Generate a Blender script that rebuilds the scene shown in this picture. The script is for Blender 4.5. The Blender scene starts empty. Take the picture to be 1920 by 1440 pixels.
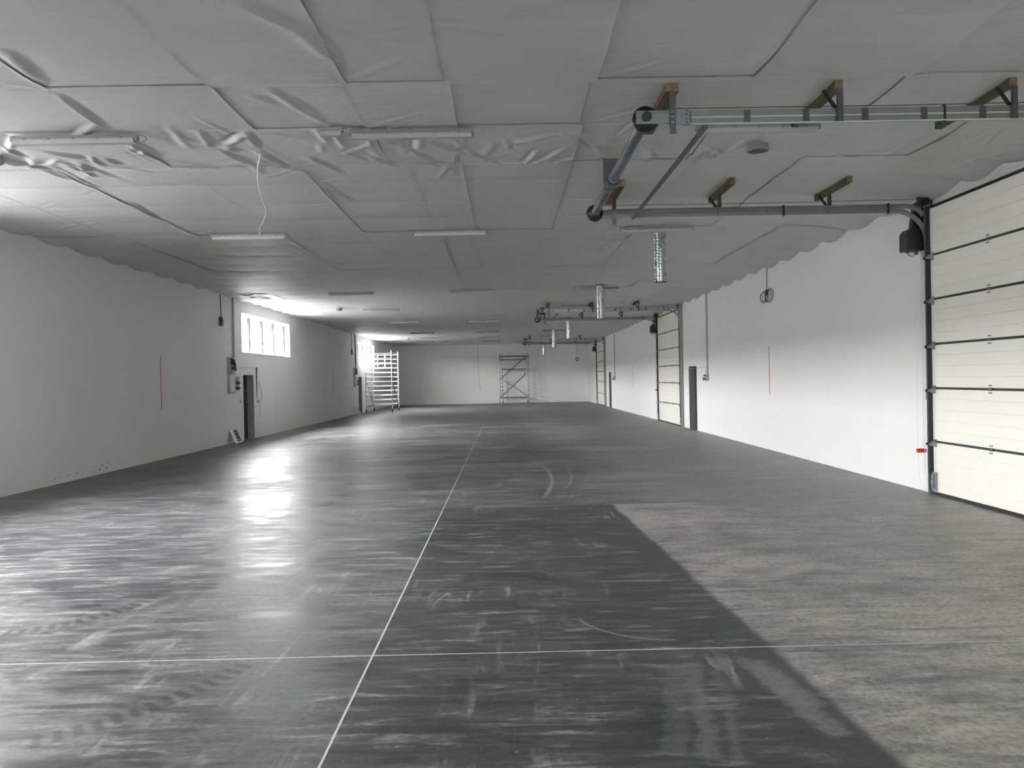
import bpy, math, random
import numpy as np
from mathutils import Vector, Matrix

# ------------------------------------------------------------------ camera
S = bpy.context.scene
CAM_H, YAW, PITCH, ROLL, FPX = 1.72, 0.0086578, -0.0064554, -0.0199037, 1400.0
_F = np.array([math.sin(YAW) * math.cos(PITCH), math.cos(YAW) * math.cos(PITCH), math.sin(PITCH)])
_R0 = np.array([math.cos(YAW), -math.sin(YAW), 0.0])
_U0 = np.cross(_R0, _F)
_R = _R0 * math.cos(ROLL) + _U0 * math.sin(ROLL)
_U = -_R0 * math.sin(ROLL) + _U0 * math.cos(ROLL)
cam_d = bpy.data.cameras.new('camera')
cam_d.sensor_width = 36.0
cam_d.lens = FPX / 1920 * 36.0
cam_d.clip_end = 500
cam = bpy.data.objects.new('camera', cam_d)
S.collection.objects.link(cam)
cam.matrix_world = Matrix(((_R[0], _U[0], -_F[0], 0), (_R[1], _U[1], -_F[1], 0), (_R[2], _U[2], -_F[2], CAM_H), (0, 0, 0, 1)))
S.camera = cam


def at(px, py, plane, val):
    """photo pixel -> point on the plane X/Y/Z = val"""
    d = _F + _R * (px - 960) / FPX - _U * (py - 720) / FPX
    o = np.array([0, 0, CAM_H])
    i = 'XYZ'.index(plane)
    return Vector(o + d * (val - o[i]) / d[i])


# ------------------------------------------------------------------ sky, portals, exposure
W = bpy.data.worlds.new('overcast_sky')
S.world = W
W.use_nodes = True
bg = W.node_tree.nodes['Background']
bg.inputs[0].default_value = (0.985, 0.982, 0.975, 1)
# standard overcast sky: luminance rises as (1 + 2 sin(elevation)) / 3 towards the zenith, the same all around
_nt = W.node_tree
_tc = _nt.nodes.new('ShaderNodeTexCoord')
_sx = _nt.nodes.new('ShaderNodeSeparateXYZ')
_nt.links.new(_tc.outputs['Generated'], _sx.inputs[0])
_mx = _nt.nodes.new('ShaderNodeMath')
_mx.operation = 'MAXIMUM'
_mx.inputs[1].default_value = 0.0
_nt.links.new(_sx.outputs[2], _mx.inputs[0])
_ma = _nt.nodes.new('ShaderNodeMath')
_ma.operation = 'MULTIPLY_ADD'
_ma.inputs[1].default_value = 2.0 * 72.0 / 3.0
_ma.inputs[2].default_value = 72.0 / 3.0
_nt.links.new(_mx.outputs[0], _ma.inputs[0])
_nt.links.new(_ma.outputs[0], bg.inputs[1])
W.cycles.sampling_method = 'MANUAL'
W.cycles.sample_map_resolution = 256
S.view_settings.view_transform = 'Standard'
S.view_settings.look = 'None'
S.view_settings.gamma = 1.0
S.view_settings.use_curve_mapping = False
S.view_settings.exposure = 1.97
S.cycles.use_denoising = True
S.cycles.max_bounces = 16
S.cycles.diffuse_bounces = 10
S.cycles.glossy_bounces = 6
S.cycles.transparent_max_bounces = 16
S.cycles.sample_clamp_indirect = 8.0

# room (metres): camera stands at x=0, y=0 and looks along +y
XL, XR, YN, YB, H = -8.07, 5.98, -8.4, 54.16, 4.30
TOP = 4.75
WINS = [(4.95, 10.05), (23.02, 28.1), (41.1, 46.15)]
WZ0, WZ1 = 2.69, 3.93
for y0, y1 in WINS:
    ld = bpy.data.lights.new('window_portal', 'AREA')
    ld.shape = 'RECTANGLE'
    ld.size, ld.size_y = WZ1 - WZ0, y1 - y0
    ld.cycles.is_portal = True
    lo = bpy.data.objects.new('window_portal', ld)
    S.collection.objects.link(lo)
    lo.location = (XL - 0.24, (y0 + y1) / 2, (WZ0 + WZ1) / 2)
    lo.rotation_euler = (0, -math.pi / 2, 0)     # -Z of the lamp looks along +X, into the hall

FX0, FX1 = -2.0, 1.8        # strip window added out of view behind the camera, to light the timber ends
ld = bpy.data.lights.new('window_portal', 'AREA')
ld.shape = 'RECTANGLE'
ld.size, ld.size_y = FX1 - FX0, WZ1 - WZ0
ld.cycles.is_portal = True
lo = bpy.data.objects.new('window_portal', ld)
S.collection.objects.link(lo)
lo.location = ((FX0 + FX1) / 2, YN - 0.24, (WZ0 + WZ1) / 2)
lo.rotation_euler = (math.pi / 2, 0, 0)          # -Z of the lamp looks along +Y, into the hall

rnd = random.Random(7)
C = S.collection


# ------------------------------------------------------------------ mesh helpers
class MB:
    def __init__(s):
        s.v, s.f = [], []

    def add(s, vs, fs):
        o = len(s.v)
        s.v += [tuple(p) for p in vs]
        s.f += [tuple(i + o for i in f) for f in fs]
        return s

    def box(s, x0, x1, y0, y1, z0, z1):
        vs = [(x, y, z) for x in (x0, x1) for y in (y0, y1) for z in (z0, z1)]
        return s.add(vs, [(0, 1, 3, 2), (4, 6, 7, 5), (0, 4, 5, 1), (2, 3, 7, 6), (0, 2, 6, 4), (1, 5, 7, 3)])

    def bevbox(s, x0, x1, y0, y1, z0, z1, b=0.01):
        """box whose vertical (z) faces are drawn in by a small chamfer"""
        vs = []
        for (z, k) in ((z0, b), (z0 + b, 0), (z1 - b, 0), (z1, b)):
            vs += [(x0 + k, y0 + k, z), (x1 - k, y0 + k, z), (x1 - k, y1 - k, z), (x0 + k, y1 - k, z)]
        fs = [(3, 2, 1, 0), (12, 13, 14, 15)]
        for r in range(3):
            for i in range(4):
                fs.append((r * 4 + i, r * 4 + (i + 1) % 4, r * 4 + 4 + (i + 1) % 4, r * 4 + 4 + i))
        return s.add(vs, fs)

    def bar(s, p0, p1, w, h, up=(0, 0, 1)):
        """rectangular bar from p0 to p1"""
        p0, p1 = Vector(p0), Vector(p1)
        t = (p1 - p0).normalized()
        a = t.cross(Vector(up))
        a = a.normalized() if a.length > 1e-6 else Vector((1, 0, 0))
        b = a.cross(t)
        vs = [p + a * (w / 2 * i) + b * (h / 2 * j) for p in (p0, p1) for i, j in ((-1, -1), (1, -1), (1, 1), (-1, 1))]
        return s.add(vs, [(3, 2, 1, 0), (4, 5, 6, 7)] + [(i, (i + 1) % 4, 4 + (i + 1) % 4, 4 + i) for i in range(4)])

    def tube(s, path, r, n=8, cap=True, closed=False):
        path = [Vector(p) for p in path]
        m = len(path)
        rs = r if isinstance(r, (list, tuple)) else [r] * m
        ref = None
        vs, fs = [], []
        for i, p in enumerate(path):
            a = path[(i - 1) % m] if (closed or i > 0) else path[0]
            b = path[(i + 1) % m] if (closed or i < m - 1) else path[-1]
            t = (b - a).normalized()
            if ref is None:
                ref = t.cross(Vector((0, 0, 1)))
                if ref.length < 1e-3:
                    ref = t.cross(Vector((1, 0, 0)))
            ref = (ref - t * ref.dot(t)).normalized()
            q = t.cross(ref)
            vs += [p + (ref * math.cos(k * 2 * math.pi / n) + q * math.sin(k * 2 * math.pi / n)) * rs[i] for k in range(n)]
        for i in range(m if closed else m - 1):
            j = (i + 1) % m
            fs += [(i * n + k, i * n + (k + 1) % n, j * n + (k + 1) % n, j * n + k) for k in range(n)]
        if cap and not closed:
            fs += [tuple(range(n))[::-1], tuple((m - 1) * n + k for k in range(n))]
        return s.add(vs, fs)

    def cyl(s, p0, p1, r, n=12, r1=None):
        return s.tube([p0, p1], [r, r if r1 is None else r1], n)

    def prism(s, pts, d):
        """closed polygon pts (3-D) pushed along vector d"""
        n = len(pts)
        d = Vector(d)
        vs = [Vector(p) for p in pts] + [Vector(p) + d for p in pts]
        return s.add(vs, [tuple(range(n))[::-1], tuple(range(n, 2 * n))] + [(i, (i + 1) % n, n + (i + 1) % n, n + i) for i in range(n)])

    def sweep_xz(s, path, yc, w, t):
        """flat strip profile swept along a path in the X-Z plane; w along Y, t across the path"""
        path = [Vector((p[0], 0, p[1])) for p in path]
        vs, fs = [], []
        m = len(path)
        for i, p in enumerate(path):
            tg = (path[min(i + 1, m - 1)] - path[max(i - 1, 0)]).normalized()
            nn = Vector((-tg.z, 0, tg.x))
            for a, b in ((-1, -1), (1, -1), (1, 1), (-1, 1)):
                q = p + nn * (b * t / 2)
                vs.append((q.x, yc + a * w / 2, q.z))
        for i in range(m - 1):
            fs += [(i * 4 + k, i * 4 + (k + 1) % 4, i * 4 + 4 + (k + 1) % 4, i * 4 + 4 + k) for k in range(4)]
        fs += [(3, 2, 1, 0), tuple((m - 1) * 4 + k for k in range(4))]
        return s.add(vs, fs)

    def build(s, name, mat, parent=None, smooth=False):
        me = bpy.data.meshes.new(name)
        me.from_pydata(s.v, [], s.f)
        me.materials.append(mat)
        if smooth:
            me.polygons.foreach_set('use_smooth', [True] * len(me.polygons))
        me.update()
        import bmesh
        bm = bmesh.new()
        bm.from_mesh(me)
        bmesh.ops.recalc_face_normals(bm, faces=bm.faces)
        bm.to_mesh(me)
        bm.free()
        o = bpy.data.objects.new(name, me)
        C.objects.link(o)
        if parent is not None:
            o.parent = parent
            o.matrix_parent_inverse = Matrix.Translation(-Vector(parent.location))
        return o


def part(name, mesh, mat, parent, loc):
    o = bpy.data.objects.new(name, mesh)
    C.objects.link(o)
    o.parent = parent
    o.location = Vector(loc) - Vector(parent.location)
    return o


def tag(o, label, cat=None, group=None, kind=None):
    o['label'] = label
    if cat:
        o['category'] = cat
    if group:
        o['group'] = group
    if kind:
        o['kind'] = kind
    return o


def thing(name, label, cat, loc=(0, 0, 0), group=None, kind=None):
    o = bpy.data.objects.new(name, None)
    C.objects.link(o)
    o.location = loc
    o.empty_display_size = 0.1
    return tag(o, label, cat, group, kind)


# ------------------------------------------------------------------ materials
class G:
    """tiny expression builder for shader math"""

    def __init__(s, mat):
        mat.use_nodes = True
        s.t = mat.node_tree
        s.bsdf = s.t.nodes.get('Principled BSDF')

    def n(s, typ, **kw):
        nd = s.t.nodes.new(typ)
        for k, v in kw.items():
            setattr(nd, k, v)
        return nd

    def put(s, sock, v):
        if isinstance(v, bpy.types.NodeSocket):
            s.t.links.new(v, sock)
        else:
            sock.default_value = v

    def m(s, op, a, b=0.0, c=None, clamp=False):
        nd = s.n('ShaderNodeMath', operation=op, use_clamp=clamp)
        s.put(nd.inputs[0], a)
        s.put(nd.inputs[1], b)
        if c is not None:
            s.put(nd.inputs[2], c)
        return nd.outputs[0]

    def ss(s, x, a, b):
        nd = s.n('ShaderNodeMapRange', interpolation_type='SMOOTHSTEP')
        s.put(nd.inputs[0], x)
        nd.inputs[1].default_value, nd.inputs[2].default_value = a, b
        return nd.outputs[0]

    def noise(s, vec, scale, detail=4, rough=0.55, dist=0.0):
        nd = s.n('ShaderNodeTexNoise')
        s.put(nd.inputs['Vector'], vec)
        nd.inputs['Scale'].default_value = scale
        nd.inputs['Detail'].default_value = detail
        nd.inputs['Roughness'].default_value = rough
        nd.inputs['Distortion'].default_value = dist
        return nd.outputs[0]

    def mix(s, f, a, b):
        nd = s.n('ShaderNodeMix', data_type='RGBA')
        s.put(nd.inputs[0], f)
        for k, v in ((6, a), (7, b)):
            s.put(nd.inputs[k], v if isinstance(v, bpy.types.NodeSocket) else (*v, 1))
        return nd.outputs[2]

    def pos(s):
        return s.n('ShaderNodeNewGeometry').outputs['Position']

    def scale(s, v, sc, rot=(0, 0, 0)):
        nd = s.n('ShaderNodeMapping')
        s.put(nd.inputs[0], v)
        nd.inputs['Scale'].default_value = sc
        nd.inputs['Rotation'].default_value = rot
        return nd.outputs[0]

    def bump(s, h, strength, dist):
        nd = s.n('ShaderNodeBump')
        nd.inputs['Strength'].default_value = strength
        nd.inputs['Distance'].default_value = dist
        s.put(nd.inputs['Height'], h)
        s.t.links.new(nd.outputs[0], s.bsdf.inputs['Normal'])

    def out(s, color=None, rough=None, metal=None, spec=None):
        for k, v in (('Base Color', color), ('Roughness', rough), ('Metallic', metal), ('Specular IOR Level', spec)):
            if v is None:
                continue
            if k == 'Base Color' and not isinstance(v, bpy.types.NodeSocket):
                v = (*v, 1)
            s.put(s.bsdf.inputs[k], v)


def simple(name, col, rough=0.5, metal=0.0, var=0.08, scale=6.0, spec=None, bump=0.0):
    mt = bpy.data.materials.new(name)
    g = G(mt)
    p = g.pos()
    nz = g.noise(p, scale, 3)
    c2 = tuple(max(0, c * (1 - var)) for c in col)
    c1 = tuple(min(1, c * (1 + var)) for c in col)
    g.out(g.mix(nz, c2, c1), g.m('ADD', rough - 0.06, g.m('MULTIPLY', nz, 0.12)), metal, spec)
    if bump:
        g.bump(g.noise(p, scale * 8, 4), bump, 0.01)
    return mt


M = {}
M['galv'] = simple('galvanised_steel', (0.27, 0.30, 0.31), 0.38, 0.6, 0.14, 14)
M['galv_dark'] = simple('dull_steel', (0.11, 0.12, 0.125), 0.45, 0.5, 0.12, 14)
M['duct'] = simple('spiral_duct_zinc', (0.52, 0.56, 0.57), 0.28, 0.9, 0.12, 10)
M['lip_highlight'] = simple('painted_lip_highlight', (0.62, 0.64, 0.64), 0.4, 0.1, 0.05, 14)  # paler than the rails: light caught on their lips, put into the colour
M['tube_grey'] = simple('grey_coated_tube', (0.13, 0.15, 0.17), 0.45, 0.3, 0.12, 20)
M['black'] = simple('black_rubber', (0.012, 0.012, 0.013), 0.55, 0, 0.2, 10)
M['black_plastic'] = simple('black_plastic', (0.014, 0.015, 0.016), 0.4, 0, 0.2, 10)
M['anthracite'] = simple('anthracite_paint', (0.035, 0.037, 0.04), 0.5, 0, 0.1, 4)
M['grey_paint'] = simple('grey_frame_paint', (0.26, 0.265, 0.265), 0.5, 0, 0.06, 5)
M['panel'] = simple('cream_door_panel', (0.80, 0.785, 0.72), 0.45, 0, 0.02, 3)
M['white_plastic'] = simple('white_plastic', (0.78, 0.79, 0.79), 0.4, 0, 0.03, 5)
M['lamp_body'] = simple('grey_lamp_housing', (0.34, 0.35, 0.35), 0.45, 0, 0.04, 5)
M['lamp_lens'] = simple('opal_lamp_cover', (0.46, 0.47, 0.47), 0.35, 0, 0.03, 5)
M['white_frame'] = simple('white_window_frame', (0.82, 0.83, 0.83), 0.35, 0, 0.02, 5)
M['gasket'] = simple('dark_window_profile', (0.02, 0.021, 0.022), 0.6, 0, 0.1, 5, 0.2)
M['red'] = simple('red_plastic', (0.55, 0.015, 0.015), 0.4, 0, 0.1, 10)
M['orange'] = simple('orange_marking_paint', (0.50, 0.13, 0.07), 0.7, 0, 0.15, 30)
M['grey_line'] = simple('grey_marking_paint', (0.42, 0.42, 0.42), 0.7, 0, 0.1, 30)
M['grey_plastic'] = simple('grey_plastic', (0.36, 0.37, 0.37), 0.5, 0, 0.08, 8)
M['alu'] = simple('aluminium_tube', (0.80, 0.81, 0.82), 0.38, 0.55, 0.06, 12)
M['brown_board'] = simple('brown_platform_board', (0.20, 0.12, 0.06), 0.6, 0, 0.2, 8)
M['joint'] = simple('pale_joint_sealant', (0.46, 0.455, 0.42), 0.8, 0, 0.15, 25)
M['bark'] = simple('bark', (0.12, 0.09, 0.07), 0.8, 0, 0.3, 12)
M['leaf'] = simple('green_leaf', (0.07, 0.12, 0.04), 0.6, 0, 0.4, 3)
M['ground'] = simple('dark_asphalt', (0.085, 0.085, 0.083), 0.9, 0, 0.15, 2)
M['deck'] = simple('roof_deck', (0.45, 0.45, 0.45), 0.8, 0, 0.1, 2)


def mat_wood(name, a, b):
    mt = bpy.data.materials.new(name)
    g = G(mt)
    p = g.pos()
    n1 = g.noise(g.scale(p, (40, 3, 40)), 1.5, 4)
    g.out(g.mix(n1, a, b), 0.7)
    g.bump(n1, 0.3, 0.003)
    return mt


M['wood'] = mat_wood('green_treated_timber', (0.045, 0.05, 0.02), (0.12, 0.105, 0.05))
M['wood_brown'] = mat_wood('brown_timber', (0.09, 0.04, 0.018), (0.20, 0.11, 0.055))
M['wood_end'] = mat_wood('sawn_timber_end', (0.20, 0.125, 0.07), (0.30, 0.20, 0.12))


def mat_wall():
    mt = bpy.data.materials.new('white_plaster')
    g = G(mt)
    p = g.pos()
    big = g.noise(g.scale(p, (1, 1, 0.5)), 0.9, 3)
    streak = g.noise(g.scale(p, (3, 3, 0.35)), 2.2, 4)
    fine = g.noise(p, 60, 4)
    f = g.m('ADD', g.m('MULTIPLY', big, 0.6), g.m('MULTIPLY', streak, 0.4))
    col = g.mix(f, (0.77, 0.768, 0.76), (0.83, 0.828, 0.82))
    # dirt scuffs left low on the wall by machines
    sep = g.n('ShaderNodeSeparateXYZ')
    g.put(sep.inputs[0], p)
    low = g.m('MULTIPLY', g.ss(sep.outputs[2], 0.24, 0.18), g.ss(sep.outputs[2], 0.05, 0.09))
    near = g.m('MULTIPLY', g.ss(sep.outputs[1], 13.0, 13.3), g.ss(sep.outputs[1], 15.6, 15.0))
    left = g.m('LESS_THAN', sep.outputs[0], -7.0)
    sc = g.ss(g.noise(g.scale(p, (1, 2.5, 9)), 4, 4), 0.60, 0.66)
    msk = g.m('MULTIPLY', g.m('MULTIPLY', low, near), g.m('MULTIPLY', left, sc))
    g.out(g.mix(msk, col, (0.10, 0.09, 0.08)), 0.75, 0, 0.3)
    g.bump(g.m('ADD', fine, g.m('MULTIPLY', streak, 2.0)), 0.25, 0.004)
    return mt


M['wall'] = mat_wall()


def mat_foil():
    mt = bpy.data.materials.new('pale_foil_membrane')
    g = G(mt)
    p = g.pos()
    n1 = g.noise(g.scale(p, (0.7, 3.0, 1)), 1.6, 4)
    n2 = g.noise(g.scale(p, (2.0, 9.0, 1)), 3.0, 5, 0.6, 0.4)
    fib = g.noise(g.scale(p, (8, 60, 1)), 4.0, 3)
    g.out(g.mix(n1, (0.56, 0.56, 0.55), (0.65, 0.648, 0.634)), g.m('ADD', 0.46, g.m('MULTIPLY', n2, 0.16)), 0.0, 0.45)
    g.bump(g.m('ADD', g.m('MULTIPLY', n2, 1.0), g.m('MULTIPLY', fib, 0.12)), 0.35, 0.02)
    return mt


M['foil'] = mat_foil()


def mat_floor(marks=''):
    mt = bpy.data.materials.new('power_floated_concrete' + marks)
    g = G(mt)
    p = g.pos()
    sep = g.n('ShaderNodeSeparateXYZ')
    g.put(sep.inputs[0], p)
    X, Y = sep.outputs[0], sep.outputs[1]
    cloud = g.noise(g.scale(p, (0.5, 0.8, 1)), 0.8, 8, 0.66, 0.4)
    blotch = g.noise(g.scale(p, (1.0, 1.9, 1)), 2.2, 9, 0.76, 0.5)
    streak = g.noise(g.scale(p, (0.55, 5.0, 1), (0, 0, 0.10)), 2.6, 9, 0.74, 0.6)
    far_streak = g.noise(g.scale(p, (0.35, 1.6, 1), (0, 0, 0.05)), 1.1, 6, 0.7, 0.6)
    streak2 = g.noise(g.scale(p, (4.0, 0.6, 1), (0, 0, -0.14)), 1.6, 7, 0.68, 0.9)
    grain = g.noise(p, 48, 5, 0.75)
    mottle = g.m('ADD', g.m('ADD', g.m('MULTIPLY', cloud, 0.30), g.m('MULTIPLY', blotch, 0.34)), g.m('MULTIPLY', streak, 0.36))
    k = g.ss(mottle, 0.385, 0.605)
    col = g.mix(k, (0.024, 0.027, 0.030), (0.135, 0.141, 0.146))
    # drier, dustier pour to the right of the day joint
    edge = g.m('ADD', g.m('ADD', X, g.m('MULTIPLY', g.m('SUBTRACT', Y, 10.1), 0.045)), g.m('MULTIPLY', g.m('SUBTRACT', g.noise(p, 1.4, 3), 0.5), 0.10))
    right = g.m('MULTIPLY', g.ss(edge, 1.36, 1.45), g.ss(blotch, 0.20, 0.52))
    soft = g.ss(edge, 0.6, 2.8)
    before = g.m('LESS_THAN', Y, 10.09)
    dry = g.m('ADD', g.m('MULTIPLY', before, right), g.m('MULTIPLY', g.m('SUBTRACT', 1.0, before), g.m('MULTIPLY', soft, 0.75)))
    drycol = g.mix(k, (0.15, 0.145, 0.134), (0.45, 0.43, 0.393))
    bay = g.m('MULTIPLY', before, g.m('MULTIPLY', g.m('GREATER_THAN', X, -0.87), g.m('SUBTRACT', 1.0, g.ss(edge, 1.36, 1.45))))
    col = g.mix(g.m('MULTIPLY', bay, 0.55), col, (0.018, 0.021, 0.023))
    col = g.mix(g.m('MULTIPLY', dry, 0.85), col, drycol)
    # chalky dust scraped into streaks
    dust = g.m('MULTIPLY', g.ss(streak, 0.51, 0.64), g.ss(blotch, 0.44, 0.60))
    dust2 = g.m('MULTIPLY', g.ss(streak2, 0.54, 0.66), g.ss(cloud, 0.46, 0.60))
    col = g.mix(g.m('MULTIPLY', dust, 0.50), col, (0.38, 0.38, 0.37))
    col = g.mix(g.m('MULTIPLY', dust2, 0.45), col, (0.40, 0.40, 0.38))
    fdust = g.m('MULTIPLY', g.ss(far_streak, 0.52, 0.68), g.ss(Y, 9.5, 12.0))
    col = g.mix(g.m('MULTIPLY', fdust, 0.45), col, (0.40, 0.395, 0.37))
    speck = g.ss(g.noise(p, 38, 2, 0.5), 0.715, 0.74)
    col = g.mix(g.m('MULTIPLY', speck, 0.5), col, (0.42, 0.41, 0.38))

    def arc(cx, cy, r, w, a0, a1, freq, amt, c, dash):
        dx, dy = g.m('SUBTRACT', X, cx), g.m('SUBTRACT', Y, cy)
        d = g.m('SQRT', g.m('ADD', g.m('MULTIPLY', dx, dx), g.m('MULTIPLY', dy, dy)))
        a = g.m('ARCTAN2', dy, dx)
        off = g.m('ABSOLUTE', g.m('SUBTRACT', d, r))
        mk = g.m('MULTIPLY', g.ss(off, w / 2, w / 2 - 0.03), g.m('MULTIPLY', g.ss(a, a0, a0 + 0.03), g.ss(a, a1, a1 - 0.03)))
        if dash:
            tr = g.m('SINE', g.m('ADD', g.m('MULTIPLY', a, freq), g.m('MULTIPLY', d, 9.0)))
            mk = g.m('MULTIPLY', mk, g.ss(tr, -0.9, 0.9))
        mk = g.m('MULTIPLY', mk, g.ss(blotch, 0.20, 0.48))
        return g.mix(g.m('MULTIPLY', mk, amt), nonlocal_col[0], c)

    nonlocal_col = [col]

    def circle3(a, b, c):
        ax, ay, bx, by, cx, cy = a.x, a.y, b.x, b.y, c.x, c.y
        d = 2 * (ax * (by - cy) + bx * (cy - ay) + cx * (ay - by))
        ux = ((ax * ax + ay * ay) * (by - cy) + (bx * bx + by * by) * (cy - ay) + (cx * cx + cy * cy) * (ay - by)) / d
        uy = ((ax * ax + ay * ay) * (cx - bx) + (bx * bx + by * by) * (ax - cx) + (cx * cx + cy * cy) * (bx - ax)) / d
        return ux, uy, math.hypot(ax - ux, ay - uy)

    def track(px3, w, freq, amt, c, dash=True):
        pts = [at(x, y, 'Z', 0) for x, y in px3]
        cx, cy, r = circle3(*pts)
        an = [math.atan2(q.y - cy, q.x - cx) for q in pts]
        a0, a1 = min(an), max(an)
        if a1 - a0 > math.pi:
            return
        nonlocal_col[0] = arc(cx, cy, r, w, a0, a1, freq * r, amt, c, dash)

    dark = (0.010, 0.011, 0.012)
    pale = (0.34, 0.34, 0.32)
    if marks == '_tyre_marks':
        track([(30, 1400), (285, 1325), (470, 1240)], 0.17, 70, 0.72, dark)
        track([(-40, 1192), (160, 1162), (305, 1108)], 0.16, 70, 0.72, dark)
    if marks == '_scraped':
        track([(1018, 935), (1035, 900), (1016, 872)], 0.09, 1, 0.7, pale, False)
        track([(1055, 920), (1072, 897), (1062, 878)], 0.07, 1, 0.55, pale, False)
        track([(1325, 1200), (1400, 1215), (1490, 1208)], 0.03, 1, 0.6, pale, False)
        track([(1085, 1160), (1190, 1195), (1270, 1200)], 0.05, 1, 0.5, pale, False)
        track([(1045, 1440), (1062, 1330), (1058, 1240)], 0.012, 1, 0.7, pale, False)

    def smear(a, b, w, amt, c):
        pa, pb = at(*a, 'Z', 0), at(*b, 'Z', 0)
        t = (pb - pa)
        L = t.length
        t.normalize()
        dx, dy = g.m('SUBTRACT', X, pa.x), g.m('SUBTRACT', Y, pa.y)
        u = g.m('ADD', g.m('MULTIPLY', dx, t.x), g.m('MULTIPLY', dy, t.y))
        v = g.m('SUBTRACT', g.m('MULTIPLY', dx, t.y), g.m('MULTIPLY', dy, t.x))
        wob = g.m('MULTIPLY', g.m('SUBTRACT', blotch, 0.5), 0.30)
        v = g.m('ABSOLUTE', g.m('ADD', v, wob))
        mk = g.m('MULTIPLY', g.ss(v, w + 0.03, w - 0.04), g.m('MULTIPLY', g.ss(u, 0, 0.05), g.ss(u, L, L - 0.12)))
        nonlocal_col[0] = g.mix(g.m('MULTIPLY', mk, amt), nonlocal_col[0], c)

    if marks == '_smeared':
        lt = (0.150, 0.150, 0.145)
        smear((1262, 1420), (1268, 1240), 0.07, 0.30, lt)
        smear((1335, 1430), (1296, 1235), 0.05, 0.55, lt)
        smear((1395, 1440), (1340, 1235), 0.03, 0.45, lt)
        smear((1575, 1385), (1400, 1232), 0.075, 0.80, lt)
        smear((1530, 1330), (1425, 1242), 0.075, 0.75, lt)
    if marks == '_scraped':
        smear((1550, 1160), (1480, 1105), 0.07, 0.45, (0.27, 0.26, 0.24))
        smear((1790, 1085), (1830, 1060), 0.08, 0.4, (0.28, 0.27, 0.25))
    col = nonlocal_col[0]
    col = g.mix(g.m('MULTIPLY', g.m('SUBTRACT', grain, 0.35), 0.35, clamp=True), col, (0.20, 0.20, 0.19))
    col = g.mix(g.m('MULTIPLY', g.ss(g.noise(p, 26, 4, 0.7), 0.56, 0.36), 0.35), col, (0.02, 0.022, 0.024))
    rough = g.m('ADD', 0.28, g.m('ADD', g.m('MULTIPLY', k, 0.26), g.m('MULTIPLY', dry, 0.10)))
    rough = g.m('ADD', rough, g.m('MULTIPLY', g.m('ADD', dust, dust2), 0.15))
    g.out(col, rough, 0.0, 0.42)
    g.bump(g.m('ADD', g.m('MULTIPLY', streak, 0.6), g.m('MULTIPLY', grain, 0.10)), 0.30, 0.01)
    return mt


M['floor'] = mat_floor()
for _m in ('_tyre_marks', '_scraped', '_smeared'):
    M['floor' + _m] = mat_floor(_m)


def mat_glass():
    mt = bpy.data.materials.new('window_glass')
    mt.use_nodes = True
    t = mt.node_tree
    for n in list(t.nodes):
        t.nodes.remove(n)
    o = t.nodes.new('ShaderNodeOutputMaterial')
    mx = t.nodes.new('ShaderNodeMixShader')
    tr = t.nodes.new('ShaderNodeBsdfTransparent')
    tr.inputs[0].default_value = (0.95, 0.955, 0.955, 1)
    gl = t.nodes.new('ShaderNodeBsdfGlossy')
    gl.inputs['Roughness'].default_value = 0.02
    # two-sided Schlick reflectance from the angle of view to the pane
    ge = t.nodes.new('ShaderNodeNewGeometry')
    dt = t.nodes.new('ShaderNodeVectorMath')
    dt.operation = 'DOT_PRODUCT'
    t.links.new(ge.outputs['Normal'], dt.inputs[0])
    t.links.new(ge.outputs['Incoming'], dt.inputs[1])
    prev = dt.outputs['Value']
    for op, v, first in (('ABSOLUTE', 0, 1), ('SUBTRACT', 1.0, 0), ('POWER', 5.0, 1), ('MULTIPLY', 0.96, 1), ('ADD', 0.04, 1)):
        nd = t.nodes.new('ShaderNodeMath')
        nd.operation = op
        t.links.new(prev, nd.inputs[0 if first else 1])
        nd.inputs[1 if first else 0].default_value = v
        prev = nd.outputs[0]
    t.links.new(prev, mx.inputs[0])
    t.links.new(tr.outputs[0], mx.inputs[1])
    t.links.new(gl.outputs[0], mx.inputs[2])
    t.links.new(mx.outputs[0], o.inputs[0])
    return mt


M['glass'] = mat_glass()

# ------------------------------------------------------------------ room shell
LDOORS = [(5.0, 5.96), (23.04, 24.0), (41.03, 42.0)]
RDOORS = [(5.1, 6.05), (23.3, 24.3), (42.12, 43.1)]
DOOR_H = 2.02


def wall_x(name, x0, x1, holes, label):
    ys = sorted({YN, YB, *[h[0] for h in holes], *[h[1] for h in holes]})
    zs = sorted({-0.15, TOP, *[h[2] for h in holes], *[h[3] for h in holes]})
    mb = MB()
    solid = {}
    for i in range(len(ys) - 1):
        for j in range(len(zs) - 1):
            yc, zc = (ys[i] + ys[i + 1]) / 2, (zs[j] + zs[j + 1]) / 2
            solid[i, j] = not any(h[0] < yc < h[1] and h[2] < zc < h[3] for h in holes)
    ny, nz = len(ys) - 1, len(zs) - 1
    for (i, j), s in solid.items():
        if not s:
            continue
        a, b, c, d = ys[i], ys[i + 1], zs[j], zs[j + 1]
        for x in (x0, x1):
            mb.add([(x, a, c), (x, b, c), (x, b, d), (x, a, d)], [(0, 1, 2, 3)])
        for di, dj, q in ((-1, 0, [(a, c), (a, d)]), (1, 0, [(b, c), (b, d)]), (0, -1, [(a, c), (b, c)]), (0, 1, [(a, d), (b, d)])):
            if not solid.get((i + di, j + dj), False):
                (u0, v0), (u1, v1) = q
                mb.add([(x0, u0, v0), (x1, u0, v0), (x1, u1, v1), (x0, u1, v1)], [(0, 1, 2, 3)])
    return tag(mb.build(name, M['wall']), label, 'wall', kind='structure')


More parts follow.
